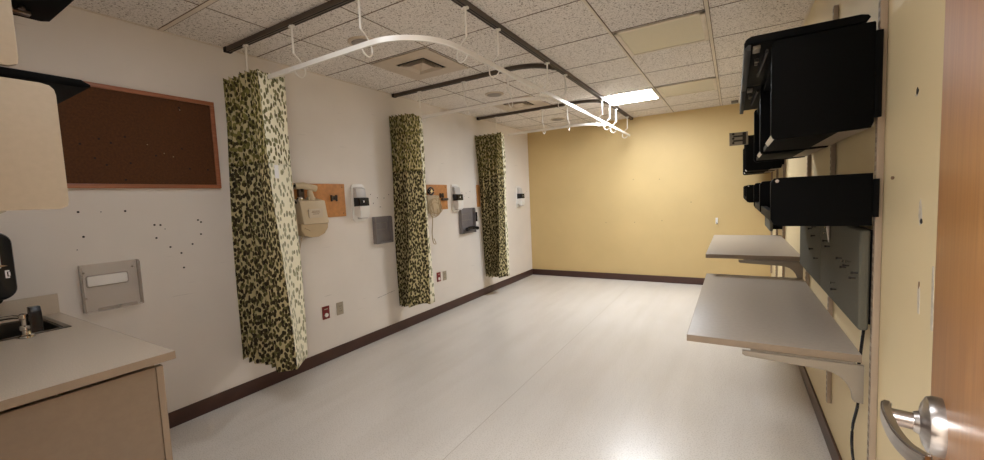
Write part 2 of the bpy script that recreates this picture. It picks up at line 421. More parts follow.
def diffuser(label, i, j):
    x, y = X0 + P * i, Y0 + P * j
    cx, cy = x + P / 2, y + P / 2
    t = thing('air_vent', label, 'air vent', (cx, cy, H), None)
    o = .014; a = P / 2 - o; b = .152
    f = MB()
    for (x0, x1, y0, y1) in ((cx - a, cx + a, cy - a, cy - b), (cx - a, cx + a, cy + b, cy + a), (cx - a, cx - b, cy - b, cy + b), (cx + b, cx + a, cy - b, cy + b)):
        f.box(x0, x1, y0, y1, H - .010, H - .0035)
    f.build('face_plate', 'vent', t, smooth=False)
    MB().box(cx - b, cx + b, cy - b, cy + b, H - .0045, H - .0035).build('duct_opening', 'ventdark', t, smooth=False)
    def frustum(m, r0, r1, z0, z1, th=.003):
        # thin square flared ring
        for sx, sy in ((1, 0), (-1, 0), (0, 1), (0, -1)):
            def pt(r, s, z): return Vector((cx + (sx * r if sx else s * r), cy + (sy * r if sy else s * r), z))
            q = [pt(r0, -1, z0), pt(r0, 1, z0), pt(r1, 1, z1), pt(r1, -1, z1)]
            lo = [m.bm.verts.new(p) for p in q]; hi = [m.bm.verts.new(p + Vector((0, 0, th))) for p in q]
            fs = [m.bm.faces.new(lo), m.bm.faces.new(hi[::-1])] + [m.bm.faces.new((lo[k], hi[k], hi[(k + 1) % 4], lo[(k + 1) % 4])) for k in range(4)]
            bmesh.ops.recalc_face_normals(m.bm, faces=fs)
    for r0, r1 in ((.134, .118), (.112, .096), (.090, .074)):
        m = MB(); frustum(m, r0, r1, H - .022, H - .006); m.build('louvre', 'vent', t, smooth=False)
    m = MB(); vs = [m.bm.verts.new((cx + sx * .074, cy + sy * .074, H - .012)) for sx, sy in ((-1, -1), (1, -1), (1, 1), (-1, 1))]
    ap = m.bm.verts.new((cx, cy, H - .050)); bm_f = [m.bm.faces.new((vs[k], vs[(k + 1) % 4], ap)) for k in range(4)]
    bm_f.append(m.bm.faces.new(vs[::-1])); bmesh.ops.recalc_face_normals(m.bm, faces=bm_f)
    m.build('center_cone', 'vent', t, smooth=False)
    return t
diffuser('square beige ceiling air vent framed by the nearest curtain rail', 1, 3)
diffuser('farther square ceiling air vent seen behind the white rails', 1, 6)
sp = thing('ceiling_speaker', 'round grey ceiling speaker nearest the camera, beside the first vent', 'ceiling speaker', (.86, 2.13, H), 'round ceiling speakers')
MB().lathe((.86, 2.13, H), (0, 0, -1), [(.0, .105), (.006, .104), (.010, .098), (.010, .082)], 40).build('trim_ring', 'vent', sp)
MB().lathe((.86, 2.13, H - .010), (0, 0, -1), [(0, .08), (.004, .079), (.006, .05)], 40).build('grille', 'speaker', sp)
dup(sp, (.0, 1.86, 0), 'round grey ceiling speaker in the middle, above the second curtain bay')
dup(sp, (-.0, 3.75, 0), 'round grey ceiling speaker farthest from the camera')
cl = tag(MB().box(3.11, 3.19, 6.36, 6.43, H - .03, H, bev=.004).build('smoke_detector', 'greymetal', origin=(3.15, 6.4, H)), 'small grey box detector on the ceiling near the back wall', 'detector')

# ------------------------------------------------------------------ ceiling tracks (dark) and hanging rails (white)
XM = 1.785
YB = [1.63, 3.29, 4.95]
R_ = .33
def arc(cx, cy, r, a0, a1, n=10): return [(cx + r * math.cos(a0 + (a1 - a0) * i / n), cy + r * math.sin(a0 + (a1 - a0) * i / n)) for i in range(n + 1)]
def branch(y, xs):     # from the left wall, curving into the long run
    return [(xs, y), (.5, y), (1.0, y)] + arc(XM - R_, y + R_, R_, -PI / 2, 0)
def track(label, pts, z1=H - .001, endcap=None):
    t = thing('ceiling_track', label, 'ceiling track', (*pts[0], H), None)
    P3 = [(x, y, z1 - .016) for x, y in pts]
    MB().sweep(P3, .040, .030, rect=True).build('channel', 'trackdark', t)
    for off in (-.010, .010):
        q = []
        for i, p in enumerate(P3):
            a = Vector(P3[max(i - 1, 0)]); b = Vector(P3[min(i + 1, len(P3) - 1)]); d = (b - a).normalized(); sd = d.cross(Vector((0, 0, 1)))
            q.append(Vector(p) + sd * off + Vector((0, 0, -.0155)))
        MB().sweep(q, .007, .002, rect=True).build('slot', 'slot', t)
    p0, p1 = P3[0], P3[1]; d = (Vector(p1) - Vector(p0)).normalized()
    MB().sweep([Vector(p0) - d * .012, Vector(p0) + d * .02], .046, .034, rect=True).build('end_cap', 'slot', t)
    return t
track('dark ceiling track for the first curtain, nearest the camera', branch(YB[0], .03)[:-1] + [(XM - .028, YB[0] + R_ - .08)][:0])
track('dark curved ceiling track for the second curtain', branch(YB[1], .03)[:-2])
track('dark curved ceiling track for the third curtain, nearest the yellow wall', branch(YB[2], .03)[:-2])
track('long straight dark ceiling track running to the back wall', [(XM, D - .02), (XM, 5), (XM, 3), (XM, YB[0] + R_)])

ZR = 2.256
def rail(label, pts, hangers, x_run=True):
    t = thing('curtain_rail', label, 'curtain rail', (*pts[0], ZR), 'white hanging curtain rails')
    MB().sweep([(x, y, ZR) for x, y in pts], .016, .028, rect=True).build('rail_bar', 'rail', t)
    for (x, y, dx, dy) in hangers:
        h = MB().cyl((x, y, 2.345), (x, y, H - .034), .0065, seg=10)
        h.cyl((x, y, H - .046), (x, y, H - .0325), .014, seg=12).box(x - .022, x + .022, y - .009, y + .009, H - .046, H - .0325, bev=.002)
        ho = h.build('hanger_rod', 'rail', t)
        prof = [(0, .09), (.028, .070), (.058, .038), (.074, .004), (.070, -.028), (.045, -.046), (.016, -.036), (0, -.016)]
        # smooth the hook profile
        pts3 = []
        for i in range(len(prof) - 1):
            p0 = prof[max(i - 1, 0)]; p1 = prof[i]; p2 = prof[i + 1]; p3 = prof[min(i + 2, len(prof) - 1)]
            for k in range(3):
                u = k / 3
                f = lambda a, b, c, d: .5 * ((2 * b) + (-a + c) * u + (2 * a - 5 * b + 4 * c - d) * u * u + (-a + 3 * b - 3 * c + d) * u ** 3)
                o_, z_ = f(p0[0], p1[0], p2[0], p3[0]), f(p0[1], p1[1], p2[1], p3[1])
                pts3.append((x + dx * o_, y + dy * o_, ZR + z_))
        pts3.append((x, y, ZR - .016))
        MB().sweep(pts3, .0045, seg=8, up=(dy, -dx, 0) if True else (0, 0, 1)).build('hook', 'rail', ho)
    return t
rail('white hanging rail in front, from the first curtain curving along the track',
     [(.50, YB[0]), (1.0, YB[0])] + arc(XM + .005 - R_, YB[0] + R_, R_, -PI / 2, 0) + [(XM + .005, 3.0), (XM + .005, 5.0), (XM + .005, 6.42)],
     [(.26, YB[0], 0, 1), (.78, YB[0], 0, 1), (1.385, YB[0], 0, 1)] +
     [(XM, y, -1, 0) for y in (2.07, 2.45, 3.29, 3.715, 4.955, 5.30, 5.62, 6.295)])
rail('white hanging rail of the second curtain, in the middle bay', [(.40, YB[1]), (1.0, YB[1])] + arc(XM - .03 - R_, YB[1] + R_, R_, -PI / 2, 0)[:-1],
     [(.38, YB[1], 0, 1), (.925, YB[1], 0, 1), (1.405, YB[1], 0, 1)])
rail('white hanging rail of the third curtain, nearest the yellow wall', [(.50, YB[2]), (1.0, YB[2])] + arc(XM - .03 - R_, YB[2] + R_, R_, -PI / 2, 0)[:-1],
     [(.32, YB[2], 0, 1), (1.01, YB[2], 0, 1), (1.35, YB[2], 0, 1)])

# ------------------------------------------------------------------ curtains
def curtain(label, top, bot, z0, z1, zm, seed, flap_n=0, tagpos=None):
    """top / bot: outlines in plan (same count); the cloth is lofted between them"""
    rnd = random.Random(seed)
    t = thing('privacy_curtain', label, 'curtain', (top[0][0], top[0][1], z1), 'leaf print privacy curtains')
    def dense(poly, n=8):
        out = []
        for i in range(len(poly) - 1):
            p0, p1, p2, p3 = [Vector(poly[k]) for k in (max(i - 1, 0), i, i + 1, min(i + 2, len(poly) - 1))]
            if i >= len(poly) - 1 - flap_n:
                for k in range(n): out.append(p1.lerp(p2, k / n))
                continue
            if i == len(poly) - 2 - flap_n: p3 = p2
            for k in range(n):
                u = k / n
                out.append(.5 * ((2 * p1) + (-p0 + p2) * u + (2 * p0 - 5 * p1 + 4 * p2 - p3) * u * u + (-p0 + 3 * p1 - 3 * p2 + p3) * u ** 3))
        out.append(Vector(poly[-1])); return out
    A, B = dense(top), dense(bot)
    n = len(A)
    L = [0]
    for a, b in zip(B, B[1:]): L.append(L[-1] + (b - a).length)
    # real cloth width: folds carry more cloth than their outline shows
    def sheet(za, zb, rows, m, name, c0=0, c1=None):
        c1 = n - 1 if c1 is None else c1; nn = c1 - c0 + 1
        me = bpy.data.meshes.new(name); vs = []; fs = []; uvs = []
        for r in range(rows + 1):
            z = za + (zb - za) * r / rows; k = (z1 - z) / (z1 - z0)
            for i in range(c0, c1 + 1):
                p = A[i].lerp(B[i], k)
                w = .007 * math.sin(z * 3.1 + i * .35 + seed) * min(1, (z1 - z) * 3)
                zz = z
                if abs(z - z1) < 1e-6: zz -= .012 * abs(math.sin(i * PI / 8))     # scalloped heading
                if abs(z - z0) < 1e-6: zz += .010 * math.sin(i * .31)
                vs.append((p.x + w, p.y + w * .6, zz)); uvs.append((L[i] , z))
        for r in range(rows):
            for i in range(nn - 1):
                a = r * nn + i; fs.append((a, a + 1, a + nn + 1, a + nn))
        org = Vector(t['_o'])
        me.from_pydata([Vector(v) - org for v in vs], [], fs)
        ul = me.uv_layers.new(name='UVMap')
        for lp in me.loops: ul.data[lp.index].uv = uvs[lp.vertex_index]
        for p in me.polygons: p.use_smooth = True
        me.materials.append(M[m])
        o = bpy.data.objects.new(name, me); COL.objects.link(o); o.parent = t; o['_o'] = t['_o']
        sd = o.modifiers.new('thickness', 'SOLIDIFY'); sd.thickness = .0016; sd.offset = 0
        return o
    cs = n - 1 - 8 * flap_n
    hd = sheet(z1, zm, 10, 'clothmesh', 'mesh_header', 0, cs); bd = sheet(zm, z0, 26, 'cloth', 'curtain_cloth', 0, cs)
    for o_ in (sheet(z1, zm, 10, 'clothmeshpale', 'header_end_panel', cs), sheet(zm, z0, 26, 'clothpale', 'end_panel', cs)): o_['label'] = 'reverse side of the leaf print, paled by light painted into its colour'
    return t, A, B
def folds(x0, x1, y, amp, n, seed):
    rnd = random.Random(seed); out = []
    m = 2 * n
    for i in range(m + 1):
        out.append((x0 + (x1 - x0) * i / m + rnd.uniform(-.008, .008), y + (amp if i % 2 else -amp) * rnd.uniform(.7, 1.2)))
    return out
topc = folds(.012, .34, 1.635, .038, 6, 1) + [(.375, 1.63), (.362, 1.73), (.350, 1.84)]
botc = folds(.012, .46, 1.590, .042, 6, 2) + [(.583, 1.605), (.49, 1.71), (.405, 1.812)]
c1, A1, B1 = curtain('nearest leaf print curtain with a pale flat end panel, beside the brown board', topc, botc, .285, 2.335, 1.70, 1, flap_n=2)
# white care tag on the pale end panel
tg = MB(); tg.box(-.001, .001, -.02, .02, -.045, .045)
tag_o = tg.build('care_tag', 'paperwhite', c1)
tag_o.location = (0, 0, 0)
def place_tag():
    k = (2.335 - 1.64) / (2.335 - .285)
    a = Vector(topc[-3]).lerp(Vector(botc[-3]), k); b = Vector(topc[-2]).lerp(Vector(botc[-2]), k); p = a.lerp(b, .28); d = (b - a).normalized()
    nrm = Vector((d.y, -d.x)); p = p + nrm * .022
    me = tag_o.data
    me.transform(Matrix.Translation(Vector(c1['_o'])))
    me.transform(Matrix.Translation((p.x, p.y, 1.64)) @ Matrix.Rotation(math.atan2(d.y, d.x) - PI / 2, 4, 'Z'))
    me.transform(Matrix.Translation(-Vector(c1['_o'])))
place_tag()
curtain('middle leaf print curtain gathered against the wall, between the two dispensers',
        folds(.012, .22, 3.265, .05, 5, 5) + [(.27, 3.30), (.25, 3.42), (.215, 3.50)], folds(.012, .15, 3.26, .06, 5, 6) + [(.22, 3.36), (.27, 3.42), (.275, 3.47)], .275, 2.315, 1.72, 2, flap_n=1)
curtain('farthest leaf print curtain gathered against the wall, nearest the yellow wall',
        folds(.012, .36, 4.93, .045, 5, 8) + [(.42, 4.90), (.37, 5.05), (.30, 5.20)], folds(.03, .24, 5.03, .05, 5, 9) + [(.33, 5.10), (.31, 5.16), (.285, 5.20)], .262, 2.30, 1.72, 3, flap_n=2)

# ------------------------------------------------------------------ left wall: board, pockets, dispensers
y0, y1, z0, z1 = .29, 1.51, 1.548, 2.146
t = thing('cork_board', 'dark brown pinboard in a reddish wooden frame above the counter end', 'pinboard', (0, .9, 1.55))
MB().box(.001, .012, y0 + .02, y1 - .02, z0 + .02, z1 - .02).build('cork_panel', 'cork', t, smooth=False)
fw = .026
for b in ((y0, y1, z0, z0 + fw), (y0, y1, z1 - fw, z1), (y0, y0 + fw, z0 + fw, z1 - fw), (y1 - fw, y1, z0 + fw, z1 - fw)):
    MB().box(.001, .022, *b, bev=.003).build('frame_rail', 'frame_wood', t)
for y, z in [(.804, 1.795), (.886, 1.831), (.937, 1.813), (1.004, 1.855), (.908, 1.684), (.987, 1.599), (1.148, 1.753), (1.293, 1.808), (1.299, 2.076), (1.436, 1.676), (1.328, 1.679), (1.018, 1.70), (.86, 1.72)]:
    MB().cyl((.011, y, z), (.0135, y, z), .0058, seg=8).build('pin_hole', 'hole', t)
for y, z in [(1.107, 1.818), (1.238, 1.752), (1.30, 2.06), (1.46, 2.115), (1.19, 1.77)]:
    MB().cyl((.012, y, z), (.020, y, z), .0035, seg=8).build('push_pin', 'chrome', t)

def pocket(label, y0, y1, z0, z1, m, depth=.05, white=False):
    t = thing('glove_box_holder', label, 'glove box holder', (0, (y0 + y1) / 2, z0))
    h = z1 - z0; w = y1 - y0
    MB().box(.001, .005, y0, y1, z0, z1).build('back_plate', m, t, smooth=False)
    MB().prism([(.005, z0 + .004), (depth, z0 + .004), (depth, z1 - .012), (depth - .012, z1), (.005, z1)], 1, y0, y0 + .004).build('side_wall', 'acrylic_side' if white else m, t, smooth=False)
    MB().prism([(.005, z0 + .004), (depth, z0 + .004), (depth, z1 - .012), (depth - .012, z1), (.005, z1)], 1, y1 - .004, y1).build('side_wall', 'acrylic_side' if white else m, t, smooth=False)
    MB().box(.005, depth, y0 + .004, y1 - .004, z0, z0 + .004).build('bottom_shelf', m, t, smooth=False)
    MB().box(depth - .004, depth, y0 + w * .2, y1 - w * .12, z0 + .004, z0 + .022, bev=.001).build('front_lip', 'acrylic_side' if white else m, t)
    sy0, sy1, sz0, sz1 = y0 + w * .10, y1 - w * .19, z0 + h * .52, z0 + h * .76
    rim = [(.0065, a, b) for a, b in rrect((sy0 + sy1) / 2, (sz0 + sz1) / 2, sy1 - sy0, sz1 - sz0, .012)]
    MB().sweep(rim + [rim[0]], .0025, .0025, seg=6, up=(1, 0, 0)).build('slot_rim', m if white else 'greymetal', t)
    for yy, zz in ((y0 + .018, z1 - .045), (y1 - .025, z1 - .04), (y0 + .018, z0 + .08)): MB().cyl((.005, yy, zz), (.009, yy, zz), .0055, seg=10).build('screw', 'greymetal', t)
    if white:
        MB().prism(rrect((sy0 + sy1) / 2, (sz0 + sz1) / 2, sy1 - sy0 - .008, sz1 - sz0 - .008, .010), 0, .005, .013, bev=.002).build('white_insert', 'whitepl', t)
    return t
pocket('clear acrylic glove box holder with a bright white slot, beside the counter', .738, .998, .848, 1.118, 'acrylic', white=True)
pocket('smoky grey wall holder below four wall anchors, between the first two curtains', 2.90, 3.13, .985, 1.262, 'acrylic_grey')
gp2 = pocket('smoky grey wall holder with a black item inside, left of the third curtain', 4.40, 4.74, .945, 1.285, 'acrylic_grey')
tag(MB().sweep([(.078, 4.47, 1.0), (.076, 4.53, 1.012), (.076, 4.65, 1.012), (.078, 4.73, 1.0)], .028, .026, seg=10).build('handset', 'blackpl', origin=(.1, 4.56, 1.0)), 'black handset lying across the front of the grey wall holder', 'handset')
tag(MB().box(.0015, .04, 4.745, 4.80, 1.09, 1.22, bev=.006).build('pager', 'blackpl', origin=(.07, 4.67, 1.09)), 'small upright black device clipped to the grey wall holder', 'device')

def dispenser(label, yc, z1):
    t = thing('soap_dispenser', label, 'hand sanitizer dispenser', (0, yc, z1 - .38), 'white wall dispensers')
    w = .165
    pts = rrect(yc, z1 - .19, w, .36, .04)
    MB().prism(pts, 0, .001, .014, bev=.003).build('back_plate', 'whitepl', t)
    b0, b1 = yc - .063, yc + .055
    MB().prism([(.014, z1 - .04), (.050, z1 - .055), (.062, z1 - .14), (.014, z1 - .14)], 1, b0, b1, bev=.004).build('upper_body', 'greypl', t)
    MB().prism([(.014, z1 - .14), (.072, z1 - .14), (.094, z1 - .145), (.098, z1 - .22), (.014, z1 - .225)], 1, b0, b1, bev=.004).build('window', 'blackpl', t)
    MB().prism([(.014, z1 - .225), (.098, z1 - .222), (.10, z1 - .30), (.085, z1 - .335), (.014, z1 - .31)], 1, b0, b1, bev=.006).build('lower_body', 'whitepl', t)
    MB().box(.03, .086, b0 + .02, b1 - .02, z1 - .345, z1 - .328, bev=.004).build('drip_lip', 'greypl', t)
    # small pale droplet mark on the window
    MB().prism(blob(yc - .012, z1 - .18, .006, .012, sd=2), 0, .0975, .0985).build('droplet_mark', 'paperwhite', t)
    return t
d0 = dispenser('white wall dispenser with black window, right of the first brown board', 2.735, 1.60)
dup(d0, (0, 1.60, .015), 'white wall dispenser with black window, between the second and third curtains')
dup(d0, (0, 3.42, .005), 'white wall dispenser with black window, farthest, near the yellow wall corner')

def board(label, y0, y1, z0, z1):
    t = thing('backer_board', label, 'wall board', (0, (y0 + y1) / 2, z0), 'brown boards screwed to the wall')
    MB().box(.001, .013, y0, y1, z0, z1, bev=.0015).build('panel', 'mdf', t)
    b = MB(); yc, zc = y1 - .13, (z0 + z1) / 2 + .02
    b.box(.013, .022, yc - .03, yc + .03, zc - .02, zc + .02).box(.013, .035, yc - .03, yc - .022, zc - .028, zc + .028).box(.013, .035, yc + .022, yc + .03, zc - .028, zc + .028).cyl((.014, yc, zc), (.04, yc, zc), .006, seg=10)
    b.build('mounting_bracket', 'trackdark', t)
    for yy in (y0 + .03, y1 - .03):
        for zz in (z0 + .03, z1 - .03): MB().cyl((.013, yy, zz), (.0155, yy, zz), .005, seg=10).build('screw', 'brownplaster', t)
    return t
board('brown hardboard plate with a dark bracket, right of the first curtain', 2.04, 2.575, 1.29, 1.59)
board('brown hardboard plate behind tangled beige cords, right of the second curtain', 3.76, 4.16, 1.29, 1.595)
tag(MB().box(.001, .013, 4.86, 4.94, 1.29, 1.60, bev=.0015).build('backer_board', 'mdf', origin=(0, 4.9, 1.29)), 'narrow brown board edge half hidden behind the third curtain', 'wall board')

def hook_curve(pts, n=6):
    out = []
    for i in range(len(pts) - 1):
        p0, p1, p2, p3 = [Vector(pts[k]) for k in (max(i - 1, 0), i, i + 1, min(i + 2, len(pts) - 1))]
        for k in range(n):
            u = k / n
            out.append(.5 * ((2 * p1) + (-p0 + p2) * u + (2 * p0 - 5 * p1 + 4 * p2 - p3) * u * u + (-p0 + 3 * p1 - 3 * p2 + p3) * u ** 3))
    out.append(Vector(pts[-1])); return out
t = thing('wall_monitor', 'beige wall-mounted medical unit with rounded bin and hanging cord, beside the first curtain', 'medical unit', (0, 2.18, 1.15))
MB().prism([(.014, 1.25), (.10, 1.235), (.135, 1.25), (.10, 1.44), (.014, 1.46)], 1, 2.05, 2.29, bev=.008).build('housing', 'beigepl', t)
MB().prism([(y, z) for y, z in rrect(2.17, 1.335, .13, .075, .012)], 0, .108, .132).build('label_plate', 'creamedge', t)
pts = [(2.03, 1.255), (2.29, 1.245), (2.285, 1.205), (2.25, 1.16), (2.19, 1.135), (2.12, 1.135), (2.06, 1.155), (2.03, 1.2)]
MB().prism(pts, 0, .014, .125, bev=.012).build('basket', 'beigedk', t)
lt = MB()
for zz, w_ in ((1.352, .035), (1.342, .04), (1.328, .03)): lt.box(.1318, .1326, 2.17 - w_, 2.17 + w_, zz, zz + .004)
lt.build('label_print', 'brownplaster', t, smooth=False)
MB().sweep([(.05, 2.05, 1.565), (.055, 2.12, 1.57), (.055, 2.24, 1.545)], .026, .028, seg=14).build('arm', 'beigepl', t)
MB().cyl((.06, 2.175, 1.53), (.06, 2.19, 1.45), .020, .03, seg=16).box(.04, .075, 2.15, 2.22, 1.44, 1.475, bev=.006).build('neck', 'beigepl', t)
MB().sweep([Vector((.055 + .02 * math.cos(a * 1.0) * 0, 2.065 + .05 * math.cos(a), 1.50 + .075 * math.sin(a))) for a in [PI * 1.55 - i * .22 for i in range(22)]], .009, seg=8, up=(1, 0, 0)).build('coiled_tube', 'blackpl', t)
MB().lathe((.06, 2.07, 1.455), (1, 0, 0), [(0, .02), (.01, .026), (.03, .022), (.036, .01)], 20).build('dial', 'chrome', t)
MB().box(.016, .04, 2.09, 2.14, 1.46, 1.55).build('mount', 'trackdark', t)
MB().sweep(hook_curve([(.09, 2.02, 1.30), (.10, 2.015, 1.2), (.09, 2.0, 1.1), (.06, 2.01, 1.0), (.05, 2.03, .985), (.06, 2.045, 1.05), (.10, 2.05, 1.15), (.125, 2.11, 1.19), (.128, 2.06, 1.22)]), .004, seg=7).build('cord', 'beigedk', t)

t = thing('wall_monitor', 'beige wall-mounted unit wrapped in tangled cords, right of the second curtain', 'medical unit', (0, 3.8, 1.2))
MB().prism([(.014, 1.26), (.07, 1.25), (.085, 1.28), (.07, 1.46), (.014, 1.47)], 1, 3.70, 3.92, bev=.008).build('housing', 'beigepl', t)
MB().sweep([Vector((.07, 3.765 + .05 * math.cos(a), 1.515 + .04 * math.sin(a))) for a in [i * .3 for i in range(21)]], .010, seg=8, up=(1, 0, 0)).build('coiled_tube', 'blackpl', t)
MB().lathe((.05, 3.77, 1.515), (1, 0, 0), [(0, .02), (.012, .026), (.03, .02)], 20).build('dial', 'chrome', t)
rnd = random.Random(12)
for k in range(5):
    a0 = rnd.uniform(0, 6); yc, zc = 3.80 + rnd.uniform(-.03, .04), 1.33 + rnd.uniform(-.04, .03)
    MB().sweep([Vector((.10 + .012 * math.sin(a * 3 + k), yc + (.07 + .012 * k) * math.cos(a + a0), zc + (.12 - .01 * k) * math.sin(a + a0))) for a in [i * .33 for i in range(17)]], .0042, seg=6, up=(1, 0, 0)).build('cord', 'beigedk', t)
MB().sweep(hook_curve([(.09, 3.75, 1.22), (.08, 3.75, 1.12), (.06, 3.76, 1.0), (.05, 3.79, .9), (.055, 3.83, .885), (.05, 3.80, .95)]), .005, seg=7).build('hanging_cord', 'beigedk', t)
tag(MB().box(.013, .05, 4.02, 4.13, 1.40, 1.43, bev=.004).build('wall_hook', 'trackdark', origin=(.02, 4.1, 1.41)), 'small dark clamp on the second brown board', 'hook')

def plate(name, label, cat, y, z, m, kind, group):
    t = thing(name, label, cat, (0, y, z), group)
    MB().box(.001, .008, y - .036, y + .036, z - .058, z + .058, bev=.003).build('cover_plate', m, t)
    if kind == 'call':
        MB().lathe((.008, y, z - .022), (1, 0, 0), [(0, .018), (.006, .018), (.009, .012)], 20).build('button', 'whitepl', t)
        MB().box(.008, .0092, y - .018, y + .018, z + .028, z + .036).build('marking', 'outlet', t)
    else:
        for zz in (z + .022, z - .022):
            s = MB().box(.008, .011, y - .017, y + .017, zz - .014, zz + .014, bev=.003).build('socket', 'outlet', t)
            MB().box(.0108, .0114, y - .009, y - .006, zz - .004, zz + .006).box(.0108, .0114, y + .006, y + .009, zz - .004, zz + .006).build('socket_slot', 'hole', s, smooth=False)
        MB().cyl((.008, y, z), (.0095, y, z), .003, seg=8).build('screw', 'greymetal', t)
    return t
plate('call_button', 'dark red wall plate with a white round button, right of the first curtain', 'wall plate', 2.286, .442, 'redpl', 'call', 'dark red wall plates')
plate('wall_outlet', 'ivory power outlet right of the nearer dark red wall plate', 'outlet', 2.437, .442, 'outlet', 'o', 'ivory outlets')
plate('call_button', 'dark red wall plate with a white round button, right of the second curtain', 'wall plate', 3.91, .46, 'redpl', 'call', 'dark red wall plates')
plate('wall_outlet', 'ivory power outlet right of the farther dark red wall plate', 'outlet', 4.03, .455, 'outlet', 'o', 'ivory outlets')

# back wall thermostat sized hook
t = thing('wall_hook', 'tiny white hook on the yellow back wall', 'hook', (2.93, D, .9))
MB().box(2.915, 2.945, D - .012, D - .001, .90, .985, bev=.004).build('hook_plate', 'whitepl', t)
MB().sweep([(2.93, D - .012, .915), (2.935, D - .03, .895), (2.94, D - .04, .905)], .006, seg=8).build('prong', 'greymetal', t)

# ------------------------------------------------------------------ counter with sink and overhead bins (left, near)
CX = 1.366; CY = .645; CZ = .88
t = thing('base_cabinet', 'beige laminate base cabinet under the grey counter at left', 'cabinet', (.68, .3, 0))
MB().box(.005, .023, 0.0, CY - .05, .10, CZ - .04).box(.023, CX - .04, 0.0, .012, .10, CZ - .04).box(.023, CX - .04, .012, CY - .05, .10, .118).box(.023, CX - .04, CY - .07, CY - .05, CZ - .10, CZ - .04).build('carcass', 'cab', t, smooth=False)
MB().box(.005, CX - .06, 0.0, CY - .12, 0, .10).build('toe_kick', 'base', t, smooth=False)
MB().box(CX - .04, CX - .02, -.0, CY - .055, 0, CZ - .045, bev=.001).build('end_panel', 'cab', t)
MB().box(CX - .045, CX - .018, CY - .053, CY - .032, 0, CZ - .045, bev=.002).build('end_stile', 'counteredge', t)
for k in range(2):
    x0 = .03 + k * .645
    dr = MB().box(x0, x0 + .63, CY - .05, CY - .032, .12, CZ - .06, bev=.002).build('door', 'cab', t)
    MB().sweep([(x0 + (.56 if k == 0 else .07), CY - .032, .62), (x0 + (.56 if k == 0 else .07), CY - .005, .63), (x0 + (.56 if k == 0 else .07), CY - .005, .71), (x0 + (.56 if k == 0 else .07), CY - .032, .72)], .005, seg=8, up=(1, 0, 0)).build('handle', 'steel', dr)
t = thing('countertop', 'grey speckled countertop with a backsplash at left', 'countertop', (.68, .3, CZ))
SX0, SX1, SY0, SY1 = .06, .47, .12, .565       # sink cut-out
m = MB()
for b in ((.003, CX, SY1, CY), (.003, CX, -.0, SY0), (.003, SX0, SY0, SY1), (SX1, CX, SY0, SY1)): m.box(b[0], b[1], b[2], b[3], CZ - .028, CZ)
m.build('slab', 'counter', t, smooth=False)
m = MB().box(CX, CX + .002, 0, CY + .002, CZ - .0285, CZ - .0005).box(.003, CX, CY, CY + .002, CZ - .0285, CZ - .0005)
m.build('edge_band', 'counteredge', t, smooth=False)
MB().box(.003, .022, .0, CY - .0, CZ, CZ + .105, bev=.002).build('backsplash', 'counter', t)
t = thing('sink', 'stainless steel sink set into the grey counter at left', 'sink', (.26, .34, CZ))
m = MB()
m.box(SX0 + .004, SX0 + .012, SY0 + .004, SY1 - .004, CZ - .17, CZ).box(SX1 - .012, SX1 - .004, SY0 + .004, SY1 - .004, CZ - .17, CZ)
m.box(SX0 + .012, SX1 - .012, SY0 + .004, SY0 + .012, CZ - .17, CZ).box(SX0 + .012, SX1 - .012, SY1 - .012, SY1 - .004, CZ - .17, CZ)
m.box(SX0 + .004, SX1 - .004, SY0 + .004, SY1 - .004, CZ - .178, CZ - .17)
m.build('basin', 'sink', t, smooth=False)
m = MB(); q = .016
for b in ((SX0 - q, SX1 + q, SY0 - q, SY0 + .006), (SX0 - q, SX1 + q, SY1 - .006, SY1 + q), (SX0 - q, SX0 + .006, SY0 + .006, SY1 - .006), (SX1 - .006, SX1 + q, SY0 + .006, SY1 - .006)):
    m.box(*b, CZ + .0004, CZ + .004, bev=.001)
m.build('rim', 'sink', t)
MB().lathe((.26, .34, CZ - .17), (0, 0, 1), [(0, .035), (.003, .034), (.003, .02)], 20).build('drain', 'chrome', t)
FX, FY = .515, .435
t = thing('faucet', 'chrome faucet with a black lever beside the counter sink', 'faucet', (FX, FY, CZ))
MB().lathe((FX, FY, CZ + .0005), (0, 0, 1), [(0, .026), (.008, .025), (.012, .016), (.03, .0145), (.034, .019), (.05, .018), (.055, .014), (.08, .0145), (.084, .018), (.10, .017), (.106, .008)], 24).build('body', 'chrome', t)
MB().sweep([(FX, FY, CZ + .088), (FX - .06, FY - .02, CZ + .088), (FX - .12, FY - .10, CZ + .082), (FX - .16, FY - .20, CZ + .072)], .0085, seg=12).build('spout', 'chrome', t)
MB().prism([(FX + .006, CZ + .030), (FX + .052, CZ + .025), (FX + .052, CZ + .105), (FX + .038, CZ + .132), (FX + .010, CZ + .132)], 1, FY + .008, FY + .044, bev=.004).build('lever', 'blackpl', t)
MB().cyl((FX + .005, FY, CZ + .045), (FX + .03, FY + .02, CZ + .045), .010, seg=14).build('valve_stem', 'chrome', t)

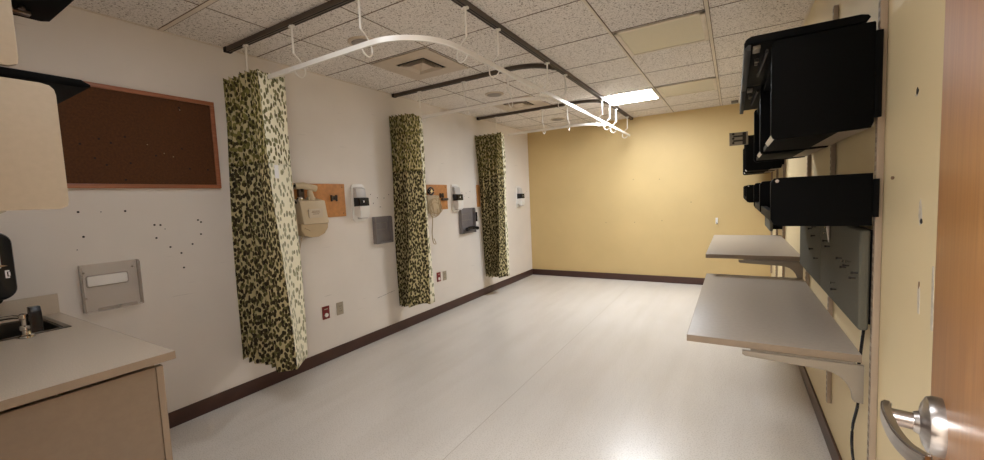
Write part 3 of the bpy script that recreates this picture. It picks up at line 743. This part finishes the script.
t = thing('paper_towel_dispenser', 'black paper towel dispenser on the wall above the sink', 'towel dispenser', (0, .31, 1.02))
MB().prism([(a, b) for a, b in rrect(.315, 1.175, .33, .32, .055)], 0, .002, .215, bev=.02).build('cover', 'blackpl', t)
MB().prism([(a, b) for a, b in rrect(.30, 1.025, .27, .06, .02)], 0, .002, .18, bev=.01).build('lower_tray', 'blackfab', t)
MB().prism([(a, b) for a, b in rrect(.405, 1.23, .06, .13, .008)], 0, .213, .218).build('window', 'greypl', t)
MB().prism([(.375, 1.175), (.435, 1.182), (.455, 1.176), (.375, 1.165)], 0, .215, .219).build('window_lip', 'chrome', t)
m = MB(); m.box(.2152, .2162, .444, .450, 1.118, 1.155).box(.2152, .2162, .450, .458, 1.148, 1.155).box(.2152, .2162, .450, .458, 1.118, 1.125).box(.2152, .2162, .454, .460, 1.128, 1.146)
m.build('instruction_label', 'paperwhite', t, smooth=False)

def left_bin(label, x0, x1, depth, z0, z1, door_z, door_y, dx0, dx1):
    t = thing('overhead_bin', label, 'wall cabinet', ((x0 + x1) / 2, 0, z0))
    for xa in (x0, x1 - .02):
        pts = [(0, z0), (0, z1)] + [(a, b) for a, b in [(depth - .03, z1), (depth - .012, z1 - .004), (depth - .003, z1 - .014), (depth, z1 - .03), (depth, z0 + .022), (depth - .004, z0 + .008), (depth - .02, z0)]]
        MB().prism(pts, 0, xa, xa + .02, bev=.003).build('end_panel', 'creampanel', t)
    MB().box(x0 + .02, x1 - .02, 0.0, depth - .03, z0 + .012, z0 + .032).build('bottom_shelf', 'greymetal', t, smooth=False)
    MB().box(x0 + .02, x1 - .02, 0.0, depth - .03, z1 - .03, z1 - .012).build('top_panel', 'greymetal', t, smooth=False)
    MB().box(x0 + .02, x1 - .02, 0.0, .012, z0 + .032, z1 - .03).build('back_panel', 'greymetal', t, smooth=False)
    dy0 = .02 if door_z > z1 else depth + .004
    d = MB().prism([(dy0, door_z), (door_y - .02, door_z), (door_y, door_z + .006), (door_y, door_z + .012), (door_y - .02, door_z + .024), (dy0, door_z + .024)], 0, dx0, dx1, bev=.003).build('flipper_door', 'black', t)
    MB().box(dx0 + .05, dx0 + .075, door_y - .10, door_y - .055, door_z - .012, door_z, bev=.002).cyl((dx0 + .10, door_y - .08, door_z - .01), (dx0 + .10, door_y - .08, door_z), .008, seg=10).build('hinge', 'steel', d)
    return t
left_bin('cream-ended overhead bin with a dark open flap, above the left counter', .69, 1.45, .397, 1.413, 1.772, 1.776, .475, .71, 1.448)
left_bin('upper overhead bin at the top left corner with a black raised flap', 1.17, 1.45, .332, 1.805, 2.19, 2.03, .462, 1.19, 1.448)
fb = bpy.data.objects.get('flipper_door.001')

# ------------------------------------------------------------------ right wall: standards, bins, shelves, tackboards, worktops
STD = [1.88, 2.64, 3.40, 4.93, 5.69, 6.45]
names = ['nearest slotted steel upright on the right wall', 'second slotted steel upright, between the two near tackboards', 'third slotted steel upright, at the far end of the near bins',
         'slotted steel upright where the far bin group begins', 'slotted steel upright in the middle of the far bins', 'slotted steel upright nearest the back wall']
for y, nm in zip(STD, names):
    t = thing('wall_standard', nm, 'wall upright', (W, y, .25), 'slotted wall uprights')
    MB().box(W - .020, W - .001, y - .014, y + .014, .25, 2.25, bev=.002).build('channel', 'std', t)
    m = MB()
    for k in range(62):
        z = .28 + k * .0318
        m.box(W - .0206, W - .0195, y - .008, y - .003, z, z + .018).box(W - .0206, W - .0195, y + .003, y + .008, z, z + .018)
    m.build('slot_row', 'slotfill', t, smooth=False)

BX = 3.258    # front of the bins
BD = .7585    # bay pitch
def rbin(label, y0, door=True, arms=False, BX=3.258):
    y0 -= .036; y1 = y0 + .752; z0, z1 = 1.558, 1.915
    t = thing('overhead_bin', label, 'wall cabinet', ((BX + W) / 2, (y0 + y1) / 2, z0), 'black overhead bins')
    for ya in (y0, y1 - .02):
        pts = [(BX + .02, z0), (BX + .006, z0 + .006), (BX, z0 + .02), (BX, z1 - .02), (BX + .006, z1 - .006), (BX + .02, z1), (3.540, z1), (3.543, z1 - .005), (3.543, z0 + .03), (3.536, z0 + .012)]
        MB().prism([(p[0], p[1]) for p in pts], 1, ya, ya + .02, bev=.0025).build('end_panel', 'black', t)
        MB().box(3.5435, 3.562, ya + .002, ya + .016, z0 + .045, z1 - .03, bev=.001).build('wall_bracket', 'black', t)
    MB().box(BX + .015, 3.46, y0 + .02, y1 - .02, z0 + .012, z0 + .034).build('bottom_shelf', 'black', t, smooth=False)
    MB().box(3.46, W - .030, y0 + .02, y1 - .02, z0 + .018, z0 + .034).build('rear_shelf_strip', 'creampanel', t, smooth=False)
    MB().box(BX + .015, W - .03, y0 + .02, y1 - .02, z1 - .035, z1 - .012).build('top_panel', 'black', t, smooth=False)
    MB().box(W - .04, W - .03, y0 + .02, y1 - .02, z0 + .034, z1 - .035).build('back_panel', 'black', t, smooth=False)
    MB().prism([(BX + .002, z0 + .022), (BX + .012, z0 + .006), (BX + .016, z0 + .010), (BX + .008, z0 + .026)], 1, y0 + .02, y0 + .36).build('lip_glint_strip', 'greypl', t)  # front lip; its pale grey and short run hold part of a reflection
    if door:
        dz = z1 + .004; dx = 3.176
        d = MB().prism([(dx, dz - .012), (dx + .012, dz), (3.505, dz), (3.522, dz + .004), (3.530, dz + .013), (3.524, dz + .022), (3.505, dz + .027), (dx + .02, dz + .028), (dx + .004, dz + .02), (dx - .003, dz + .006)], 1, y0 + .003, y1 - .001, bev=.002).build('flipper_door', 'black', t)
        # lip round the underside
        r = MB().box(dx - .002, dx + .020, y0 + .004, y1 - .002, dz - .022, dz - .001, bev=.003)
        r.build('door_lip', 'darkedge', d)
        MB().box(dx + .026, dx + .050, y0 + .03, y0 + .09, dz - .014, dz - .0005, bev=.002).build('hinge', 'greymetal', d)
        MB().cyl((dx + .045, y0 + .22, dz - .015), (dx + .045, y0 + .22, dz), .008, seg=10).cyl((dx + .045, y0 + .28, dz - .012), (dx + .045, y0 + .28, dz), .006, seg=10).build('screw', 'steel', d)
        MB().sweep([(dx + .06, y0 + .50, dz - .008), (dx + .075, y0 + .10, dz - .008)], .008, .012, rect=True).build('stay_arm', 'darkedge', d)
    if arms:
        a = MB().box(3.10, BX + .02, y0 - .012, y0 - .002, 1.825, 1.955, bev=.002).build('door_arm', 'greymetal', t)
        s = MB()
        for zz in (1.87, 1.915): s.box(3.135, 3.235, y0 - .0135, y0 - .0119, zz - .008, zz + .008)
        for zz in (1.85, 1.895, 1.94): s.cyl((3.135, y0 - .0138, zz), (3.135, y0 - .0118, zz), .011, seg=12)
        s.box(3.215, 3.245, y0 - .0136, y0 - .0119, 1.83, 1.95)
        s.build('arm_slot', 'slot', a, smooth=False)
    return t
rbin('black overhead bin with raised flap, nearest the door on the right wall', 1.88)
rbin('black overhead bin with raised flap, second from the door on the right wall', 1.88 + BD)
rbin('black overhead bin without flap, slotted grey arm sticking out of its front', 4.93, door=False, arms=True, BX=3.243)
rbin('black overhead bin nearest the back wall, mostly behind the one with the arm', 4.93 + BD, door=False, BX=3.243)

def rshelf(y0, label=None, src=None):
    y0 -= .036; y1 = y0 + .752; z0, z1 = 1.238, 1.418
    t = thing('wall_shelf', label, 'wall shelf', ((BX + W) / 2, (y0 + y1) / 2, z0), 'black open wall shelves')
    for ya in (y0, y1 - .02):
        pts = [(BX + .03, z0), (BX + .010, z0 + .007), (BX, z0 + .026), (BX, z1 - .016), (BX + .01, z1 - .002), (BX + .02, z1), (3.545, z1), (3.545, z0)]
        MB().prism(pts, 1, ya, ya + .02, bev=.0025).build('end_panel', 'black', t)
        MB().box(3.5455, 3.562, ya + .002, ya + .016, z0 + .03, z1 - .02, bev=.001).build('wall_bracket', 'black', t)
    MB().box(BX + .012, W - .03, y0 + .02, y1 - .02, z0 + .012, z0 + .032).build('shelf_board', 'black', t, smooth=False)
    MB().box(BX + .006, BX + .03, y0 + .02, y1 - .02, z0 + .012, z0 + .05, bev=.002).build('front_lip', 'black', t)
    MB().cyl((BX + .02, y0 + .0, z1 - .012), (BX + .02, y0 - .002, z1 - .012), .006, seg=10).build('screw', 'steel', t)
    return t
s0 = rshelf(1.88, 'black open shelf below the overhead bin nearest the door')
dup(s0, (0, BD, 0), 'black open shelf below the second overhead bin from the door')
dup(s0, (-.01, 3.05, 0), 'black open shelf under the overhead bin with the slotted arm')
dup(s0, (-.01, 3.05 + BD, 0), 'black open shelf nearest the yellow back wall')

def tack(label, y0, xf, z0, z1, pins):
    y1 = y0 + .75
    t = thing('tackboard', label, 'tackboard', (W, (y0 + y1) / 2, z0), 'grey-green fabric tackboards')
    MB().box(xf, xf + .03, y0, y1, z0, z1, bev=.013, seg=3).build('fabric_panel', 'tackfab', t)
    MB().box(xf + .031, W - .001, y0 + .02, y1 - .02, z0 + .02, z1 - .01).build('backing', 'black', t, smooth=False)
    for k, (y, z, m) in enumerate(pins):
        MB().cyl((xf - .018, y, z), (xf + .001, y, z), .0028, seg=8).cyl((xf - .020, y, z), (xf - .014, y, z), .005, seg=8).build('push_pin', m, t)
    return t
tack('nearest grey-green fabric tackboard with pins, above the near worktop', 1.885, 3.522, .858, 1.222,
     [(2.152, 1.081, 'hole'), (2.05, 1.085, 'chrome'), (2.00, 1.09, 'chrome'), (1.90, 1.064, 'hole'), (1.93, 1.04, 'hole'), (2.03, 1.07, 'hole'), (2.08, 1.055, 'hole'), (2.27, .955, 'chrome'), (2.25, .93, 'hole'), (2.40, 1.10, 'hole'), (2.45, 1.12, 'hole'), (2.42, 1.16, 'chrome'), (2.40, 1.19, 'chrome')])
tack('second grey-green fabric tackboard, farther along above the near worktop', 2.645, 3.522, .858, 1.222,
     [(2.8, 1.11, 'hole'), (2.78, 1.16, 'hole'), (2.86, 1.03, 'hole'), (2.70, 1.0, 'hole'), (2.90, 1.14, 'hole')])
tack('far grey-green tackboard end visible behind the far worktop', 4.95, 3.45, .94, 1.22, [])
t = tag(MB().prism([(3.5225 - .006, 1.12), (3.5225 - .006, 1.215), (3.5225 - .018, 1.215)], 1, 2.38, 2.41).build('paper_clip', 'steel', origin=(3.51, 2.4, 1.15)), 'small metal clip on the near tackboard just below the black shelf', 'clip')

def worktop(label, y0, z, x0, lab_b):
    y1 = y0 + 1.52
    t = thing('wall_worktop', label, 'worktop', ((x0 + W) / 2, (y0 + y1) / 2, z))
    MB().box(x0, 3.548, y0, y1, z - .030, z, bev=.0015).build('surface', 'top', t)
    MB().box(x0 - .0015, 3.548, y0 - .0015, y0, z - .029, z - .001).box(x0 - .0015, x0, y0, y1, z - .029, z - .001).build('edge_band', 'topedge', t, smooth=False)
    for yb in (y0 - .028, y1 + .004):
        pts = [(3.175, z - .031), (3.549, z - .031), (3.549, z - .0), (3.552, z + .0), (3.552, z - .20)]
        pts = [(3.17, z - .034), (3.17, z - .048), (3.18, z - .055), (3.43, z - .068)]
        pts += [(3.43 + .09 * math.sin(a), z - .068 - .10 * (1 - math.cos(a)) ) for a in [PI / 2 * i / 6 for i in range(1, 7)]]
        pts += [(3.525, z - .175), (3.551, z - .178), (3.551, z - .034)]
        MB().prism(pts, 1, yb + .006, yb + .024, bev=.002).build('bracket', 'bracket', t)
        MB().box(3.20, 3.53, yb + .024, yb + .040, z - .042, z - .0305).build('bracket_flange', 'bracket', t, smooth=False)
    return t
worktop('near taupe worktop cantilevered from the right wall on curved brackets', 1.945, .75, 2.962, '')
worktop('far taupe worktop mounted slightly higher, beyond the near one', 3.49, .895, 2.955, '')

# cable under the near worktop
pp = hook_curve([(W - .015, 1.99, .86), (W - .025, 1.985, .74), (W - .030, 1.99, .66), (W - .035, 1.955, .56), (W - .045, 1.975, .45), (W - .045, 1.96, .34), (W - .016, 1.97, .16), (W - .018, 2.1, .115)])
tag(MB().sweep(pp, .005, seg=8).build('power_cord', 'blackpl', origin=(W, 1.97, .1)), 'black cord hanging down the right wall below the near worktop', 'cord')

# ------------------------------------------------------------------ door
th = math.radians(9.8)
hinge = Vector((3.2615, -.0, 0)); u = Vector((math.sin(th), math.cos(th), 0)); n = Vector((math.cos(th), -math.sin(th), 0))   # n points towards the right wall
def dpt(a, d, z): return hinge + u * a + n * d + Vector((0, 0, z))     # a along the leaf, d depth (0 = visible face)
def door_mesh(build_fn, name, m, parent=None):
    mb = MB(); build_fn(mb)
    me_m = Matrix(((u.x, n.x, 0, hinge.x), (u.y, n.y, 0, hinge.y), (0, 0, 1, 0), (0, 0, 0, 1)))
    mb.bm.transform(me_m); bmesh.ops.recalc_face_normals(mb.bm, faces=mb.bm.faces)
    return mb.build(name, m, parent)
Lf = .94
door = struct(door_mesh(lambda b: b.box(.012, Lf, 0, .044, .012, 2.10, bev=.0015), 'door_1', 'door'))
zc, ac = 1.021, Lf - .104
hd = door_mesh(lambda b: b.lathe((ac, 0, zc), (0, -1, 0), [(0, .0425), (.010, .0425), (.016, .040), (.021, .030), (.024, .017), (.030, .0145)], 40), 'rosette', 'steel', door)
def lev(b):
    b.cyl((ac, -.028, zc), (ac, -.058, zc), .0125, seg=24)
def lev2(b):
    pts = hook_curve([(ac + .016, -.058, zc + .006), (ac, -.060, zc + .004), (ac - .025, -.058, zc), (ac - .06, -.052, zc - .004), (ac - .09, -.042, zc - .006), (ac - .112, -.027, zc - .006)])
    b.sweep(pts, .012, .024, rect=True)
    bmesh.ops.bevel(b.bm, geom=list(b.bm.edges), offset=.0025, segments=2, affect='EDGES')
door_mesh(lev, 'neck', 'steel', door); door_mesh(lev2, 'lever', 'steel', door)
door_mesh(lambda b: b.lathe((ac, -.0585 - .006, zc), (0, -1, 0), [(0, .005), (.001, .004)], 16), 'keyhole', 'hole', door)
door_mesh(lambda b: b.box(Lf, Lf + .002, .008, .036, zc - .07, zc + .07), 'latch_plate', 'steel', door)
for z in (.2, 1.05, 1.9):
    door_mesh(lambda b: b.cyl((.004, -.006, z - .05), (.004, -.006, z + .05), .006, seg=12), 'hinge_knuckle', 'steel', door)

# ------------------------------------------------------------------ lights
def area(name, loc, size, power, col, rot=(0, 0, 0)):
    l = bpy.data.lights.new(name, 'AREA'); l.shape = 'SQUARE'; l.size = size; l.energy = power; l.color = col
    o = bpy.data.objects.new(name, l); COL.objects.link(o); o.location = loc; o.rotation_euler = rot; return o
area('hallway_fill', (2.6, -1.0, H - .02), .9, 38, (.95, .98, 1))  # unseen lamp added in the hallway to lift the near surfaces
w = bpy.data.worlds.new('world'); S.world = w; w.use_nodes = True
w.node_tree.nodes['Background'].inputs[0].default_value = (.03, .027, .022, 1)

# ------------------------------------------------------------------ camera
f, ya, pi_, ro, cx, cz = 405.767, -0.539242, 0.0747437, -0.0442024, 3.140358, 1.384542
cy_, sy_, cp, sp_, cr, sr = math.cos(ya), math.sin(ya), math.cos(pi_), math.sin(pi_), math.cos(ro), math.sin(ro)
fwd = Vector((sy_ * cp, cy_ * cp, -sp_)); rt = Vector((cy_, -sy_, 0)); up = rt.cross(fwd)
r2 = cr * rt + sr * up; u2 = -sr * rt + cr * up
cam = bpy.data.cameras.new('camera'); co = bpy.data.objects.new('camera', cam); COL.objects.link(co)
cam.sensor_width = 36; cam.lens = f / 984 * 36; cam.clip_start = .02
Mx = Matrix((( r2.x, u2.x, -fwd.x, cx), (r2.y, u2.y, -fwd.y, 0), (r2.z, u2.z, -fwd.z, cz), (0, 0, 0, 1)))
co.matrix_world = Mx; S.camera = co
S.cycles.max_bounces = 14; S.cycles.diffuse_bounces = 9; S.cycles.transparent_max_bounces = 12

for o in list(bpy.data.objects):
    for k in ('_o', '_r'):
        if k in o: del o[k]
vs = S.view_settings
S.display_settings.display_device = 'sRGB'
vs.view_transform = 'Standard'; vs.look = 'None'; vs.gamma = 1; vs.use_curve_mapping = False
vs.exposure = 1.74
